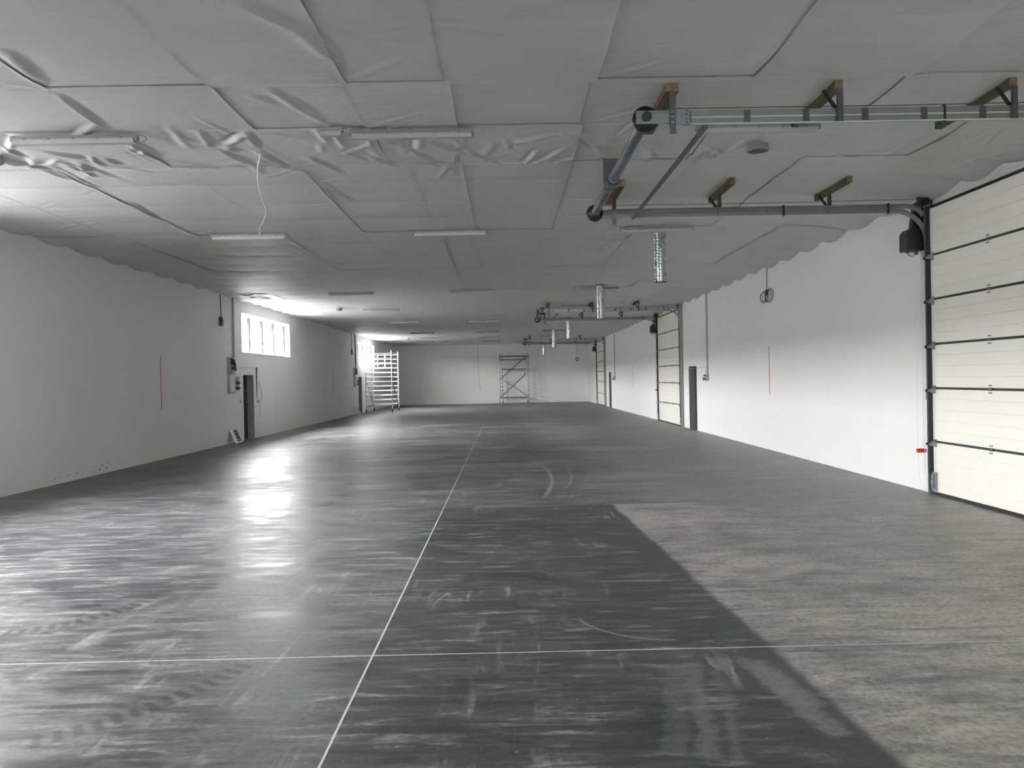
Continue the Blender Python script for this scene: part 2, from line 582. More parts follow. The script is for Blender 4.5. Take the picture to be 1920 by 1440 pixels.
wall_x('wall_left', XL - 0.40, XL, [(a, b, WZ0, WZ1) for a, b in WINS] + [(a, b, -0.01, DOOR_H) for a, b in LDOORS],
       'long white plastered wall with the high strip windows')
wall_x('wall_right', XR, XR + 0.40, [(a, b, -0.01, DOOR_H) for a, b in RDOORS],
       'long white plastered wall holding the overhead garage doors')
tag(MB().box(XL - 0.4, XR + 0.4, YB, YB + 0.4, -0.15, TOP).build('wall_back', M['wall']), 'white plastered end wall behind the scaffold tower', 'wall', kind='structure')
_wf = MB()
for bx in ((XL - 0.4, FX0, -0.15, TOP), (FX1, XR + 0.4, -0.15, TOP), (FX0, FX1, -0.15, WZ0), (FX0, FX1, WZ1, TOP)):
    _wf.box(bx[0], bx[1], YN - 0.4, YN, bx[2], bx[3])
tag(_wf.build('wall_front', M['wall']), 'white plastered end wall behind the camera', 'wall', kind='structure')

# floor: joint sealant bed with the concrete slabs laid into it
floor = tag(MB().box(XL - 0.4, XR + 0.4, YN - 0.4, YB + 0.4, -0.15, -0.0008).build('floor', M['joint']), 'grey power-floated concrete floor with pale sealed joints', 'floor', kind='structure')
JX, JW = -0.87, 0.014
JY = [YN, -0.68] + [4.69 + 5.37 * k for k in range(10)] + [YB]
for i in range(len(JY) - 1):
    if JY[i + 1] - JY[i] < 0.3:
        continue
    for x0, x1 in ((XL - 0.35, JX - JW / 2), (JX + JW / 2, XR + 0.35)):
        jy = 0.014 if i < 3 else 0.005
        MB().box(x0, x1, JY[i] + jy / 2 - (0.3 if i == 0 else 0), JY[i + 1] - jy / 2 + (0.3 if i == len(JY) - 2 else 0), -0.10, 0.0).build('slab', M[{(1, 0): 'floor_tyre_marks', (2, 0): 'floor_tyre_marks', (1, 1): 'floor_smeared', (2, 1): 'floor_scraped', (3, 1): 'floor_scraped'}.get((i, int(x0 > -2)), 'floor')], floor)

# ------------------------------------------------------------------ ceiling: foil membrane sheets stapled to battens
ceiling = tag(MB().box(XL - 0.4, XR + 0.4, YN - 0.4, YB + 0.4, 4.62, TOP).build('ceiling', M['deck']), 'low ceiling lined with wrinkled grey foil membrane', 'ceiling', kind='structure')
BAT = [-8.8, -7.7, -6.6, -5.55, -4.5, -3.4, -2.35, -1.3, -0.3, 0.9, 2.0, 3.15, 4.27, 5.38, 6.45, 7.58, 8.88, 9.69]
while BAT[-1] < YB + 1:
    BAT.append(BAT[-1] + 1.065)
BAT = np.array(BAT)
ZONES = [YN - 0.1, 6.45, 7.58, 8.88, 12.88, 17.14, 21.4, 25.66, 26.9, 30.98, 35.24, 39.5, 43.76, 44.9, 49.1, YB + 0.1]
BANDS = {2, 7, 12}
SA = [XL, -6.65, -5.2, -3.9, -2.5, -1.34, -0.45, 0.82, 2.22, 3.56, 4.85, XR]
SB = [XL, -6.6, -5.27, -3.76, -2.4, -1.09, -0.48, 0.88, 2.25, 3.6, 4.85, XR]
rs = np.random.RandomState(5)
sag_amp = 0.010 + 0.022 * rs.rand(200, 16)
ridges = []       # x, y, dx, dy, length, width, depth


def add_ridge(x, y, ang, L, w, a):
    ridges.append((x, y, math.cos(ang), math.sin(ang), L, w, a))


for zi in range(len(ZONES) - 1):
    y0, y1 = ZONES[zi], ZONES[zi + 1]
    if y0 > 30 or y1 < 3:
        continue
    seams = SA if zi < 3 else SB
    for si in range(len(seams)):
        for b in BAT:
            if not (y0 - 0.05 <= b <= y1 + 0.05) or rs.rand() > (0.55 if y0 < 14 else 0.35):
                continue
            for _ in range(rs.randint(1, 4)):
                s = 1 if rs.rand() < 0.5 else -1
                ang = math.atan2(s * rs.uniform(0.15, 0.9), rs.choice([-1, 1]))
                add_ridge(seams[si] + rs.uniform(-0.05, 0.05), b, ang, rs.uniform(0.25, 0.85), rs.uniform(0.018, 0.04), rs.uniform(0.005, 0.013))
    if zi in BANDS:      # crumpled strip under the frame beams
        for _ in range(95):
            x = rs.uniform(XL + 0.2, XR - 0.2)
            add_ridge(x, rs.uniform(y0 + 0.1, y1 - 0.05), rs.choice([-1, 1]) * rs.uniform(0.5, 1.9), rs.uniform(0.3, 0.9), rs.uniform(0.02, 0.05), rs.uniform(0.012, 0.03))
# folds that read clearly in the photograph (pixel, pixel, width, depth)
for a, b, w, d in [((100, 170), (200, 240), 0.03, 0.03), ((228, 255), (295, 298), 0.03, 0.03), ((80, 300), (205, 362), 0.025, 0.012),
                   ((245, 378), (295, 410), 0.03, 0.02), ((0, 85), (80, 155), 0.06, 0.022), ((0, 270), (45, 290), 0.03, 0.03),
                   ((500, 165), (610, 230), 0.05, 0.025), ((440, 0), (560, 60), 0.06, 0.018), ((550, 45), (620, 110), 0.06, 0.024),
                   ((410, 280), (470, 308), 0.03, 0.035), ((370, 240), (395, 275), 0.03, 0.03), ((430, 270), (460, 245), 0.03, 0.03),
                   ((460, 245), (480, 275), 0.03, 0.03), ((600, 345), (628, 378), 0.03, 0.03), ((600, 340), (660, 378), 0.03, 0.03),
                   ((760, 275), (820, 310), 0.025, 0.03), ((640, 280), (690, 300), 0.03, 0.025), ((985, 306), (1010, 275), 0.025, 0.035),
                   ((1000, 308), (1060, 272), 0.025, 0.035), ((1035, 306), (1085, 290), 0.025, 0.03), ((870, 280), (940, 308), 0.025, 0.03),
                   ((1400, 130), (1490, 50), 0.10, 0.014), ((1490, 50), (1540, 0), 0.05, 0.012), ((1700, 150), (1815, 55), 0.12, 0.014),
                   ((1300, 305), (1350, 270), 0.025, 0.035), ((1320, 300), (1370, 275), 0.03, 0.035), ((1225, 372), (1255, 345), 0.02, 0.02),
                   ((530, 455), (565, 470), 0.03, 0.02), ((565, 475), (590, 487), 0.03, 0.02), ((1060, 470), (1150, 455), 0.03, 0.02),
                   ((1105, 490), (1150, 450), 0.03, 0.025), ((460, 178), (520, 195), 0.04, 0.02)]:
    pa, pb = at(*a, 'Z', H), at(*b, 'Z', H)
    v = pb - pa
    add_ridge(pa.x, pa.y, math.atan2(v.y, v.x), v.length, w, d)
# dense puckering of the bright corner by the first window
for _ in range(70):
    y = rs.uniform(20.6, 27.4) if rs.rand() < 0.6 else rs.uniform(20.8, 23.0)
    add_ridge(rs.uniform(XL, XL + 0.9), y, rs.uniform(-1.0, 1.0), rs.uniform(0.2, 0.7), rs.uniform(0.03, 0.06), rs.uniform(0.015, 0.04))
RD = np.array(ridges)


def foil_z(x, y):
    z = np.full_like(x, H)
    ir = np.clip(1 - (XR - x) / 1.3, 0, 1)
    z -= 0.12 * ir * ir
    il = np.clip(1 - (x - XL) / 0.9, 0, 1)
    z += 0.05 * il * il
    i = np.clip(np.searchsorted(BAT, y, side='right') - 1, 0, len(BAT) - 2)
    t = (y - BAT[i]) / (BAT[i + 1] - BAT[i])
    amp = sag_amp[i, np.clip(((x - XL) / 1.0).astype(int), 0, 15)]
    fx = np.clip((x - XL) / 1.0, 0, 14.99)
    k = fx.astype(int)
    fr = fx - k
    fr = fr * fr * (3 - 2 * fr)
    amp = sag_amp[i, k] * (1 - fr) + sag_amp[i, k + 1] * fr
    prof = np.abs(np.sin(math.pi * t)) ** 0.75
    z -= amp * prof
    z -= (0.07 * np.clip(1 - (XR - x) / 0.7, 0, 1) ** 2 + 0.055 * np.clip(1 - (x - XL) / 0.55, 0, 1) ** 2) * np.abs(np.sin(math.pi * t)) ** 1.2
    if len(RD):
        x0, x1, y0, y1 = x.min(), x.max(), y.min(), y.max()
        for rx, ry, dx, dy, L, w, a in RD:
            ex, ey = rx + dx * L, ry + dy * L
            if max(rx, ex) + 0.2 < x0 or min(rx, ex) - 0.2 > x1 or max(ry, ey) + 0.2 < y0 or min(ry, ey) - 0.2 > y1:
                continue
            u = ((x - rx) * dx + (y - ry) * dy) / L
            v = (x - rx) * dy - (y - ry) * dx
            tp = np.clip(u, 0, 1)
            tp = np.where((u > 0) & (u < 1), np.sin(math.pi * tp) ** 0.7, 0)
            z -= a * tp * (np.exp(-(v / w) ** 2) - 0.55 * np.exp(-((v - 1.7 * w) / (1.5 * w)) ** 2))
    return z


for zi in range(len(ZONES) - 1):
    y0, y1 = ZONES[zi], ZONES[zi + 1]
    seams = list(SA if zi < 3 else SB)
    if zi > 3:
        seams = [seams[0]] + [s + rs.uniform(-0.06, 0.06) for s in seams[1:-1]] + [seams[-1]]
    step = (0.06, 0.15) if y1 < 5 else (0.024, 0.024) if y0 < 12 else (0.05, 0.05) if y0 < 25 else (0.09, 0.09) if y0 < 35 else (0.15, 0.13)
    for si in range(len(seams) - 1):
        x0, x1 = seams[si] - 0.02, seams[si + 1] + 0.02
        if zi == 0:
            ys = np.concatenate([np.linspace(y0, 4.2, 90), np.linspace(4.25, y1 + 0.03, 95)])
        else:
            ys = np.linspace(y0 - 0.01, y1 + 0.03, max(3, int((y1 - y0) / step[1]) + 2))
        xs = np.linspace(x0, x1, max(3, int((x1 - x0) / step[0]) + 2))
        gx, gy = np.meshgrid(xs, ys, indexing='ij')
        gz = foil_z(gx, gy)
        off = 0.004 if (si + zi) % 2 else -0.004
        edge = np.minimum(gx - x0, x1 - gx)
        flap = np.exp(-(edge / 0.02) ** 2) * (0.003 + 0.003 * np.sin(gy * 3.1 + si * 2.0) ** 2) * (1 if off < 0 else -0.5)
        yend = np.exp(-((y1 + 0.03 - gy) / 0.02) ** 2) * 0.006
        gz = gz + off - flap - yend
        nx, nyy = gx.shape
        idx = np.arange(nx * nyy).reshape(nx, nyy)
        f = np.stack([idx[:-1, :-1], idx[:-1, 1:], idx[1:, 1:], idx[1:, :-1]], -1).reshape(-1, 4)
        me = bpy.data.meshes.new('foil_sheet')
        me.from_pydata(np.stack([gx, gy, gz], -1).reshape(-1, 3).tolist(), [], f.tolist())
        me.materials.append(M['foil'])
        me.polygons.foreach_set('use_smooth', [True] * len(me.polygons))
        me.update()
        o = bpy.data.objects.new('foil_sheet', me)
        C.objects.link(o)
        o.parent = ceiling

# ------------------------------------------------------------------ windows
for n, (y0, y1) in enumerate(WINS, 1):
    word = ('nearest', 'middle', 'farthest')[n - 1]
    w = thing('window_%d' % n, 'white framed strip window high on the left wall, the %s of the row' % word, 'window', (XL - 0.24, (y0 + y1) / 2, WZ0), kind='structure')
    xa, xb = XL - 0.27, XL - 0.19
    MB().box(xa, xb, y0, y1, WZ1 - 0.07, WZ1).build('frame_rail', M['white_frame'], w)
    MB().box(xa, xb, y0, y1, WZ0, WZ0 + 0.07).build('frame_rail', M['white_frame'], w)
    pw = (y1 - y0) / 4
    for k in range(5):
        yc = y0 + pw * k
        a, b = (yc, yc + 0.07) if k == 0 else (yc - 0.07, yc) if k == 4 else (yc - 0.05, yc + 0.05)
        MB().box(xa, xb, a, b, WZ0 + 0.07, WZ1 - 0.07).build('mullion', M['gasket'], w)
    for k in range(4):
        MB().box(XL - 0.235, XL - 0.225, y0 + pw * k + 0.05, y0 + pw * (k + 1) - 0.05, WZ0 + 0.06, WZ1 - 0.06).build('pane', M['glass'], w)
    MB().box(XL - 0.19, XL + 0.02, y0 + 0.005, y1 - 0.005, WZ0, WZ0 + 0.02).build('sill', M['white_frame'], w)

w = thing('window_4', 'added white framed strip window in the unseen end wall, for light from behind the camera', 'window', ((FX0 + FX1) / 2, YN - 0.24, WZ0), kind='structure')  # invented window, a light source for faces turned to the camera
for za, zb in ((WZ0, WZ0 + 0.07), (WZ1 - 0.07, WZ1)):
    MB().box(FX0, FX1, YN - 0.27, YN - 0.19, za, zb).build('frame_rail', M['white_frame'], w)
for k in range(5):
    xc = FX0 + (FX1 - FX0) * k / 4
    xa = min(max(xc - 0.05, FX0), FX1 - 0.07)
    MB().box(xa, xa + 0.07, YN - 0.27, YN - 0.19, WZ0 + 0.07, WZ1 - 0.07).build('mullion', M['gasket'], w)
    if k < 4:
        MB().box(xc + 0.05, xc + (FX1 - FX0) / 4 - 0.05, YN - 0.235, YN - 0.225, WZ0 + 0.06, WZ1 - 0.06).build('pane', M['glass'], w)

# ------------------------------------------------------------------ service doors set deep in the walls
for side, lst in ((-1, LDOORS), (1, RDOORS)):
    x = XL if side < 0 else XR
    for k, (y0, y1) in enumerate(lst):
        n = (1 if side < 0 else 4) + k
        d = thing('door_%d' % n, 'dark grey service door recessed in the %s wall, %s' % (
            'left' if side < 0 else 'right',
            ('under the middle strip window' if side < 0 else 'before the middle garage door') if k == 1 else ('under the nearest strip window' if side < 0 else 'before the nearest garage door') if k == 0 else ('behind the left scaffold tower' if side < 0 else 'before the farthest garage door')),
            'door', (x + side * 0.23, (y0 + y1) / 2, 0), kind='structure')
        e = side
        X = lambda v: x + e * v
        for yy0, yy1 in ((y0, y0 + 0.012), (y1 - 0.012, y1)):
            MB().box(min(X(0.0), X(0.30)), max(X(0.0), X(0.30)), yy0, yy1, 0, DOOR_H).build('jamb', M['grey_paint'], d)
        MB().box(min(X(0.0), X(0.30)), max(X(0.0), X(0.30)), y0, y1, DOOR_H - 0.012, DOOR_H).build('head', M['grey_paint'], d)
        MB().box(min(X(0.215), X(0.265)), max(X(0.215), X(0.265)), y0 + 0.02, y1 - 0.02, 0.006, DOOR_H - 0.02).build('leaf', M['anthracite'], d)
        MB().box(min(X(0.30), X(0.39)), max(X(0.30), X(0.39)), y0, y1, 0, DOOR_H).build('outer_panel', M['anthracite'], d)
        MB().cyl((X(0.215), y1 - 0.10, 1.05), (X(0.15), y1 - 0.10, 1.05), 0.011).cyl((X(0.155), y1 - 0.10, 1.05), (X(0.155), y1 - 0.23, 1.05), 0.010).build('handle', M['black_plastic'], d)
        MB().box(min(X(0.0), X(0.3)), max(X(0.0), X(0.3)), y0, y1, 0.0, 0.006).build('threshold', M['galv'], d)

# ------------------------------------------------------------------ overhead sectional garage doors and their tracks
GATES = [(6.62, 10.3), (25.12, 28.83), (44.35, 48.1)]
PZ = [0.03, 0.74, 1.48, 2.09, 2.71, 3.32, 3.98]
ORD = ['nearest', 'middle', 'farthest']


def panel_mesh(w, h):
    """ribbed sandwich panel, inner face towards -X, origin at lower near corner"""
    prof = [(-0.020, 0.012), (-0.040, 0.016), (-0.042, 0.022)]
    ng = 5 if h > 0.68 else 4
    for k in range(1, ng):
        z = h * k / ng
        prof += [(-0.042, z - 0.006), (-0.036, z - 0.001), (-0.036, z + 0.001), (-0.042, z + 0.006)]
    prof += [(-0.042, h - 0.022), (-0.040, h - 0.016), (-0.020, h - 0.012)]
    prof += [(0, h - 0.012), (0, 0.012)]
    mb = MB().prism([(x, 0, z) for x, z in prof], (0, w, 0))
    me = bpy.data.meshes.new('panel')
    me.from_pydata(mb.v, [], mb.f)
    me.materials.append(M['panel'])
    return me


def sweep_pts(x_end, z_low, r, zb):
    xv = XR - 0.075
    pts = [(x_end, z_low), (xv - r, z_low)]
    for a in range(1, 9):
        t = a / 8 * math.pi / 2
        pts.append((xv - r + r * math.sin(t), z_low - r + r * math.cos(t)))
    pts.append((xv, zb))
    return pts


def c_rail(mb, path, yc, side, w=0.032, h=0.052):
    """C shaped rail: web on the outer side (side = -1 near, +1 far), two lips towards the door"""
    mb.sweep_xz(path, yc + side * w / 2, 0.004, h)
    p2 = []
    for i, p in enumerate(path):
        a, b = path[max(i - 1, 0)], path[min(i + 1, len(path) - 1)]
        l = math.hypot(b[0] - a[0], b[1] - a[1])
        p2.append(((-(b[1] - a[1])) / l, (b[0] - a[0]) / l))
    for s in (-1, 1):
        mb.sweep_xz([(p[0] + n[0] * s * h / 2, p[1] + n[1] * s * h / 2) for p, n in zip(path, p2)], yc, w, 0.006)
    return mb


for gi, (y0, y1) in enumerate(GATES):
    word = ORD[gi]
    gate = thing('door_%d' % (gi + 7), 'cream ribbed overhead garage door with black seals, the %s in the right wall' % word, 'garage door', (XR - 0.03, (y0 + y1) / 2, 0), kind='structure')
    px = XR - 0.012
    for k in range(6):
        h = PZ[k + 1] - PZ[k]
        o = bpy.data.objects.new('panel', panel_mesh(y1 - y0, h))
        C.objects.link(o)
        o.parent = gate
        o.location = Vector((px, y0, PZ[k])) - Vector(gate.location)
        for yc in (y0 - 0.004, y1 - 0.046):
            MB().box(px - 0.047, px - 0.002, yc, yc + 0.05, PZ[k] + 0.014, PZ[k] + h - 0.014).build('end_cap', M['white_plastic'], o).matrix_parent_inverse = Matrix.Translation(-Vector((px, y0, PZ[k])))
    for k in range(1, 6):
        MB().box(px - 0.036, px - 0.004, y0, y1, PZ[k] - 0.016, PZ[k] + 0.016).build('joint_seal', M['black'], gate)
        for fr in (1 / 3, 2 / 3):
            yh = y0 + (y1 - y0) * fr
            hg = MB().box(px - 0.050, px - 0.042, yh - 0.028, yh + 0.028, PZ[k] - 0.02, PZ[k] + 0.02).build('hinge', M['galv_dark'], gate)
            bl = MB()
            for dy in (-0.018, 0.018):
                for dz in (-0.045, 0.045):
                    bl.cyl((px - 0.054, yh + dy, PZ[k] + dz), (px - 0.040, yh + dy, PZ[k] + dz), 0.008, 6)
            bl.build('bolt_set', M['galv_dark'], gate)['kind'] = 'stuff'
        for yh, sg in ((y1 - 0.02, 1), (y0 + 0.02, -1)):       # roller hinges
            rb = MB().prism([(px - 0.044, yh, PZ[k] - 0.075), (px - 0.044, yh, PZ[k] + 0.035), (px - 0.125, yh, PZ[k] - 0.025), (px - 0.118, yh, PZ[k] - 0.050)], (0, 0.05 * -sg, 0))
            rb.cyl((px - 0.105, yh - sg * 0.05, PZ[k] - 0.035), (px - 0.105, yh + sg * 0.075, PZ[k] - 0.035), 0.007, 8)
            r_ = rb.build('roller_hinge', M['galv'], gate)
            MB().cyl((px - 0.105, yh + sg * 0.055, PZ[k] - 0.035), (px - 0.105, yh + sg * 0.075, PZ[k] - 0.035), 0.022, 12).build('roller', M['black_plastic'], gate)
    MB().box(px - 0.045, px, y0, y1, 0.0, 0.042).build('bottom_seal', M['black'], gate)
    MB().box(px - 0.040, px + 0.004, y0, y1, 3.965, 4.005).build('top_seal', M['black'], gate)
    for yh, sg in ((y1 - 0.03, 1), (y0 + 0.03, -1)):           # bottom cable brackets
        bb = MB().box(px - 0.075, px - 0.047, yh - 0.045, yh + 0.045, 0.06, 0.32)
        bb.cyl((px - 0.095, yh, 0.25), (px - 0.06, yh, 0.25), 0.03, 10).cyl((px - 0.10, yh, 0.12), (px - 0.06, yh, 0.12), 0.022, 10)
        bb.box(px - 0.105, px - 0.075, yh - 0.02, yh + 0.02, 0.15, 0.21)
        bb.build('bottom_bracket', M['galv'], gate)

    # tracks
    tr = thing('overhead_track', 'galvanised double track with spring shaft hung under the ceiling, serving the %s garage door' % word, 'door track', ((XR + 1.3) / 2, (y0 + y1) / 2, 4.0), group='garage door tracks')
    yn, yf = y0 - 0.05, y1 + 0.06
    XE = 1.60
    for yc, sd in ((yn, -1), (yf, 1)):
        c_rail(MB(), sweep_pts(XE, 3.955, 0.45, 0.02), yc, sd).build('lower_rail', M['galv'], tr)
        up = [(XE, 4.018), (XR - 0.36, 4.018)]
        for a in range(1, 6):
            t = a / 5 * 0.95
            up.append((XR - 0.36 + 0.30 * math.sin(t), 4.018 - 0.30 + 0.30 * math.cos(t)))
        c_rail(MB(), up, yc, sd).build('upper_rail', M['galv'], tr)
        MB().box(XE + 0.07, XR - 0.55, yc + sd * 0.016 - 0.006, yc + sd * 0.016 + 0.006, 3.980, 3.990).build('highlight_bead', M['lip_highlight'], tr)  # strip added between the rails as a painted highlight
        MB().box(XE + 0.07, XR - 0.55, yc + sd * 0.018 - 0.008, yc + sd * 0.018 + 0.008, 3.922, 3.930).build('highlight_flange', M['lip_highlight'], tr)  # lower lip, its bright edge painted in the same pale colour
        # wall angle and rubber side seal
        ya, yb_ = (yc - 0.045, yc + 0.015) if sd < 0 else (yc - 0.012, yc + 0.045)
        MB().box(XR - 0.115, XR - 0.001, ya, ya + 0.006, 0.0, 4.12).box(XR - 0.012, XR - 0.001, ya, yb_, 0.0, 4.12).build('wall_angle', M['galv'], tr)
        fy = yc + 0.045 if sd < 0 else yc - 0.045
        MB().box(XR - 0.118, XR - 0.06, min(fy, fy - sd * 0.012), max(fy, fy - sd * 0.012), 0.30, 4.0).build('side_seal', M['black'], tr)
        n = int((XR - 0.75 - XE) / 0.52)
        for k in range(n + 1):
            xs_ = XE + 0.02 + 0.52 * k
            MB().box(xs_, xs_ + 0.055, yc + sd * 0.016, yc + sd * 0.026, 3.935, 4.040).build('spacer_plate', M['galv_dark'], tr)
        for xs_ in (XE + 2.3, XR - 0.62):
            MB().box(xs_, xs_ + 0.02, yc - 0.024, yc + 0.03, 3.915, 4.06).build('clamp', M['black_plastic'], tr)
        # end plate carrying the shaft
        ep = MB().box(XE - 0.13, XE + 0.06, yc + sd * 0.020, yc + sd * 0.030, 3.925, 4.055)
        ep.box(1.19, XE - 0.10, yc + sd * 0.024, yc + sd * 0.034, 3.93, 4.045)
        for zz in (3.935, 3.98, 4.025):
            ep.box(1.20, XE - 0.08, yc + sd * 0.034, yc + sd * 0.042, zz, zz + 0.012)
        ep.build('end_plate', M['galv'], tr)
        bl = MB()
        for bx in (XE - 0.10, XE + 0.03):
            for bz in (3.94, 3.97, 4.01, 4.04):
                bl.cyl((bx, yc + sd * 0.03, bz), (bx, yc + sd * 0.04, bz), 0.007, 6)
        bl.build('bolt_set', M['black_plastic'], tr)['kind'] = 'stuff'
        MB().cyl((1.28, yc + sd * 0.03, 3.99), (1.28, yc + sd * 0.055, 3.99), 0.045, 14).build('bearing', M['black_plastic'], tr)
        dr = MB().cyl((1.28, yc - sd * 0.02, 3.99), (1.28, yc - sd * 0.035, 3.99), 0.115, 20).cyl((1.28, yc - sd * 0.03, 3.99), (1.28, yc - sd * 0.09, 3.99), 0.098, 20)
        dr.build('cable_drum', M['black_plastic'], tr, True)
        MB().tube([(1.28, yc - sd * 0.05, 4.09), (3.6, yc - sd * 0.05, 4.085), (XR - 0.12, yc - sd * 0.05, 4.10)], 0.004, 5).build('lift_cable', M['galv_dark'], tr)
        MB().box(XR - 0.19, XR - 0.02, yc + sd * 0.005, yc + sd * 0.04, 3.99, 4.14).build('top_bracket', M['galv_dark'], tr)
        MB().cyl((XR - 0.11, yc - sd * 0.07, 4.07), (XR - 0.11, yc + sd * 0.02, 4.07), 0.05, 14).build('cable_pulley', M['black_plastic'], tr)
    ym = (y0 + y1) / 2 + 0.12
    MB().cyl((1.28, yn + 0.09, 3.99), (1.28, ym - 0.10, 3.99), 0.056, 18).build('spring_tube', M['tube_grey'], tr, True)
    MB().cyl((1.28, ym + 0.36, 3.99), (1.28, yf - 0.09, 3.99), 0.056, 18).build('spring_tube', M['tube_grey'], tr, True)
    MB().cyl((1.28, yn - 0.05, 3.99), (1.28, yf + 0.05, 3.99), 0.014, 10).build('shaft', M['galv_dark'], tr)
    for yy in (ym - 0.08, ym + 0.34):
        MB().cyl((1.28, yy - 0.02, 3.99), (1.28, yy + 0.02, 3.99), 0.066, 14).build('spring_cone', M['galv'], tr)
    cb = MB().box(1.18, 1.35, ym + 0.02, ym + 0.028, 3.90, 4.24).box(1.17, 1.178, ym - 0.03, ym + 0.02, 3.95, 4.24)
    cb.cyl((1.28, ym - 0.01, 3.99), (1.28, ym + 0.05, 3.99), 0.05, 14)
    cb.build('centre_bracket', M['galv_dark'], tr)
    MB().cyl((1.28, ym + 0.07, 3.99), (1.28, ym + 0.13, 3.99), 0.04, 10).cyl((1.28, ym + 0.16, 3.99), (1.28, ym + 0.22, 3.99), 0.04, 10).build('coupling', M['galv'], tr)
    MB().bar((1.81, yn, 3.915), (1.81, yf, 3.915), 0.035, 0.035).build('spreader_bar', M['galv_dark'], tr)
    # hangers from the timbers down to the rails
    for sd, yc, ts in ((-1, yn, 7.12 - 6.25), (1, yf, 0)):
        for xi, xh in enumerate((1.51, 2.98, 4.52)):
            xh2 = xh + (0.0 if sd < 0 else 0.05)
            yh = yc + sd * 0.035
            hb = MB().box(xh2 - 0.028, xh2 + 0.028, yh - 0.004, yh + 0.004, 3.925 if xi else 3.84, 4.211).box(xh2 - 0.030, xh2 - 0.024, yh - 0.03, yh + 0.004, 3.925, 4.211)
            hb.build('hanger', M['galv_dark'], tr)
            if xi:
                MB().bar((xh2 - 0.02, yh + 0.02, 4.03), (xh2 - 0.14, yh + 0.02, 4.205), 0.035, 0.005, (0, 1, 0)).build('diagonal_stay', M['black_plastic'], tr)

    # timbers screwed under the ceiling
    for row, (ta, tb) in enumerate(((yn - 0.02, yn + 1.12), (yf - 0.60, yf + 0.44))):
        for xi, xh in enumerate((1.51, 2.98, 4.52)):
            xh2 = xh + (0.0 if row == 0 else 0.04)
            for tw in ((-0.03, 0.03) if xi == 0 else (0.0,)):
                wd = 0.028 if xi == 0 else 0.034
                lab = 'timber over the %s rail of the %s garage door, %s' % (
                    ('near', 'far')[row], word, (('left of the shaft pair' if tw < 0 else 'right of the shaft pair') if xi == 0 else 'midway along the rail' if xi == 1 else 'closest to the wall'))
                t0 = thing('timber_block', lab, 'timber', (xh2 + tw, (ta + tb) / 2, 4.25), group='ceiling timbers for the garage door tracks')
                zz = 4.287
                MB().box(xh2 + tw - wd, xh2 + tw + wd, ta, tb, zz - 0.075, zz).build('beam', M['wood_brown' if (xi == 0 and tw < 0) else 'wood'], t0)
                MB().box(xh2 + tw - wd, xh2 + tw + wd, ta - 0.004, ta, zz - 0.075, zz).build('sawn_end', M['wood_end'], t0)

    # opener on the far side of the door
    ox, oy = XR - 0.14, y1 + 0.26
    op = thing('door_opener', 'black chain drive motor beside the top of the %s garage door' % word, 'opener', (ox, oy, 3.6), group='garage door openers')
    MB().prism([(XR - 0.30, oy - 0.10, 3.42), (XR - 0.05, oy - 0.10, 3.42), (XR - 0.05, oy - 0.10, 3.74), (XR - 0.12, oy - 0.10, 3.76), (XR - 0.26, oy - 0.10, 3.72), (XR - 0.30, oy - 0.10, 3.66)], (0, 0.2, 0)).build('motor_housing', M['black_plastic'], op)
    MB().prism([(XR - 0.21, oy - 0.07, 3.70), (XR - 0.05, oy - 0.07, 3.70), (XR - 0.03, oy - 0.07, 4.09), (XR - 0.09, oy - 0.07, 4.13), (XR - 0.15, oy - 0.07, 4.09)], (0, 0.10, 0)).build('gear_arm', M['black_plastic'], op)
    for gx_, gz_ in ((0.25, 3.39), (0.12, 3.37)):
        MB().cyl((XR - gx_, oy - 0.02, 3.43), (XR - gx_, oy - 0.02, gz_), 0.018, 8).build('cable_gland', M['black_plastic'], op)
    MB().tube([(XR - 0.25, oy - 0.02, 3.39), (XR - 0.22, oy - 0.02, 3.355), (XR - 0.185, oy - 0.02, 3.345), (XR - 0.15, oy - 0.02, 3.37), (XR - 0.14, oy - 0.02, 3.41)], 0.005, 6).build('motor_lead', M['black_plastic'], op)
    # pull cord for the emergency chain
    cy = y1 + 0.32
    cd = thing('pull_cord', 'thin white cord loop with small handle hanging beside the %s garage door' % word, 'cord', (XR - 0.10, cy, 0.1), group='garage door pull cords')
    loop = [(XR - 0.10, cy, 3.40), (XR - 0.10, cy, 0.45), (XR - 0.10, cy - 0.01, 0.22), (XR - 0.09, cy - 0.06, 0.07), (XR - 0.08, cy - 0.13, 0.04), (XR - 0.05, cy - 0.16, 0.06),
            (XR - 0.035, cy - 0.12, 0.14), (XR - 0.03, cy - 0.05, 0.40), (XR - 0.03, cy - 0.03, 1.2), (XR - 0.03, cy - 0.02, 3.40)]
    MB().tube(loop, 0.0045, 5).build('cord', M['white_plastic'] if gi == 0 else M['grey_line'], cd)
    if gi < 2:
        hz, hm = ((0.585, M['red']) if gi == 0 else (1.19, M['black_plastic']))
        MB().prism([(XR - 0.115, cy - 0.03, hz - 0.028), (XR - 0.115, cy - 0.03, hz + 0.028), (XR - 0.03, cy - 0.03, hz + 0.028), (XR - 0.005, cy - 0.03, hz + 0.008), (XR - 0.005, cy - 0.03, hz - 0.012), (XR - 0.03, cy - 0.03, hz - 0.028)], (0, 0.05, 0)).build('handle', hm, cd)

pl = thing('wall_plate', 'small perforated steel plate on the wall beside the nearest garage door', 'plate', (XR - 0.01, 10.5, 1.40))
MB().box(XR - 0.045, XR, 10.47, 10.50, 1.31, 1.47).build('plate', M['galv_dark'], pl)
pb = MB()
for k in range(3):
    pb.box(XR - 0.03, XR - 0.012, 10.463, 10.47, 1.345 + 0.04 * k, 1.362 + 0.04 * k)
pb.build('slot_row', M['black'], pl)

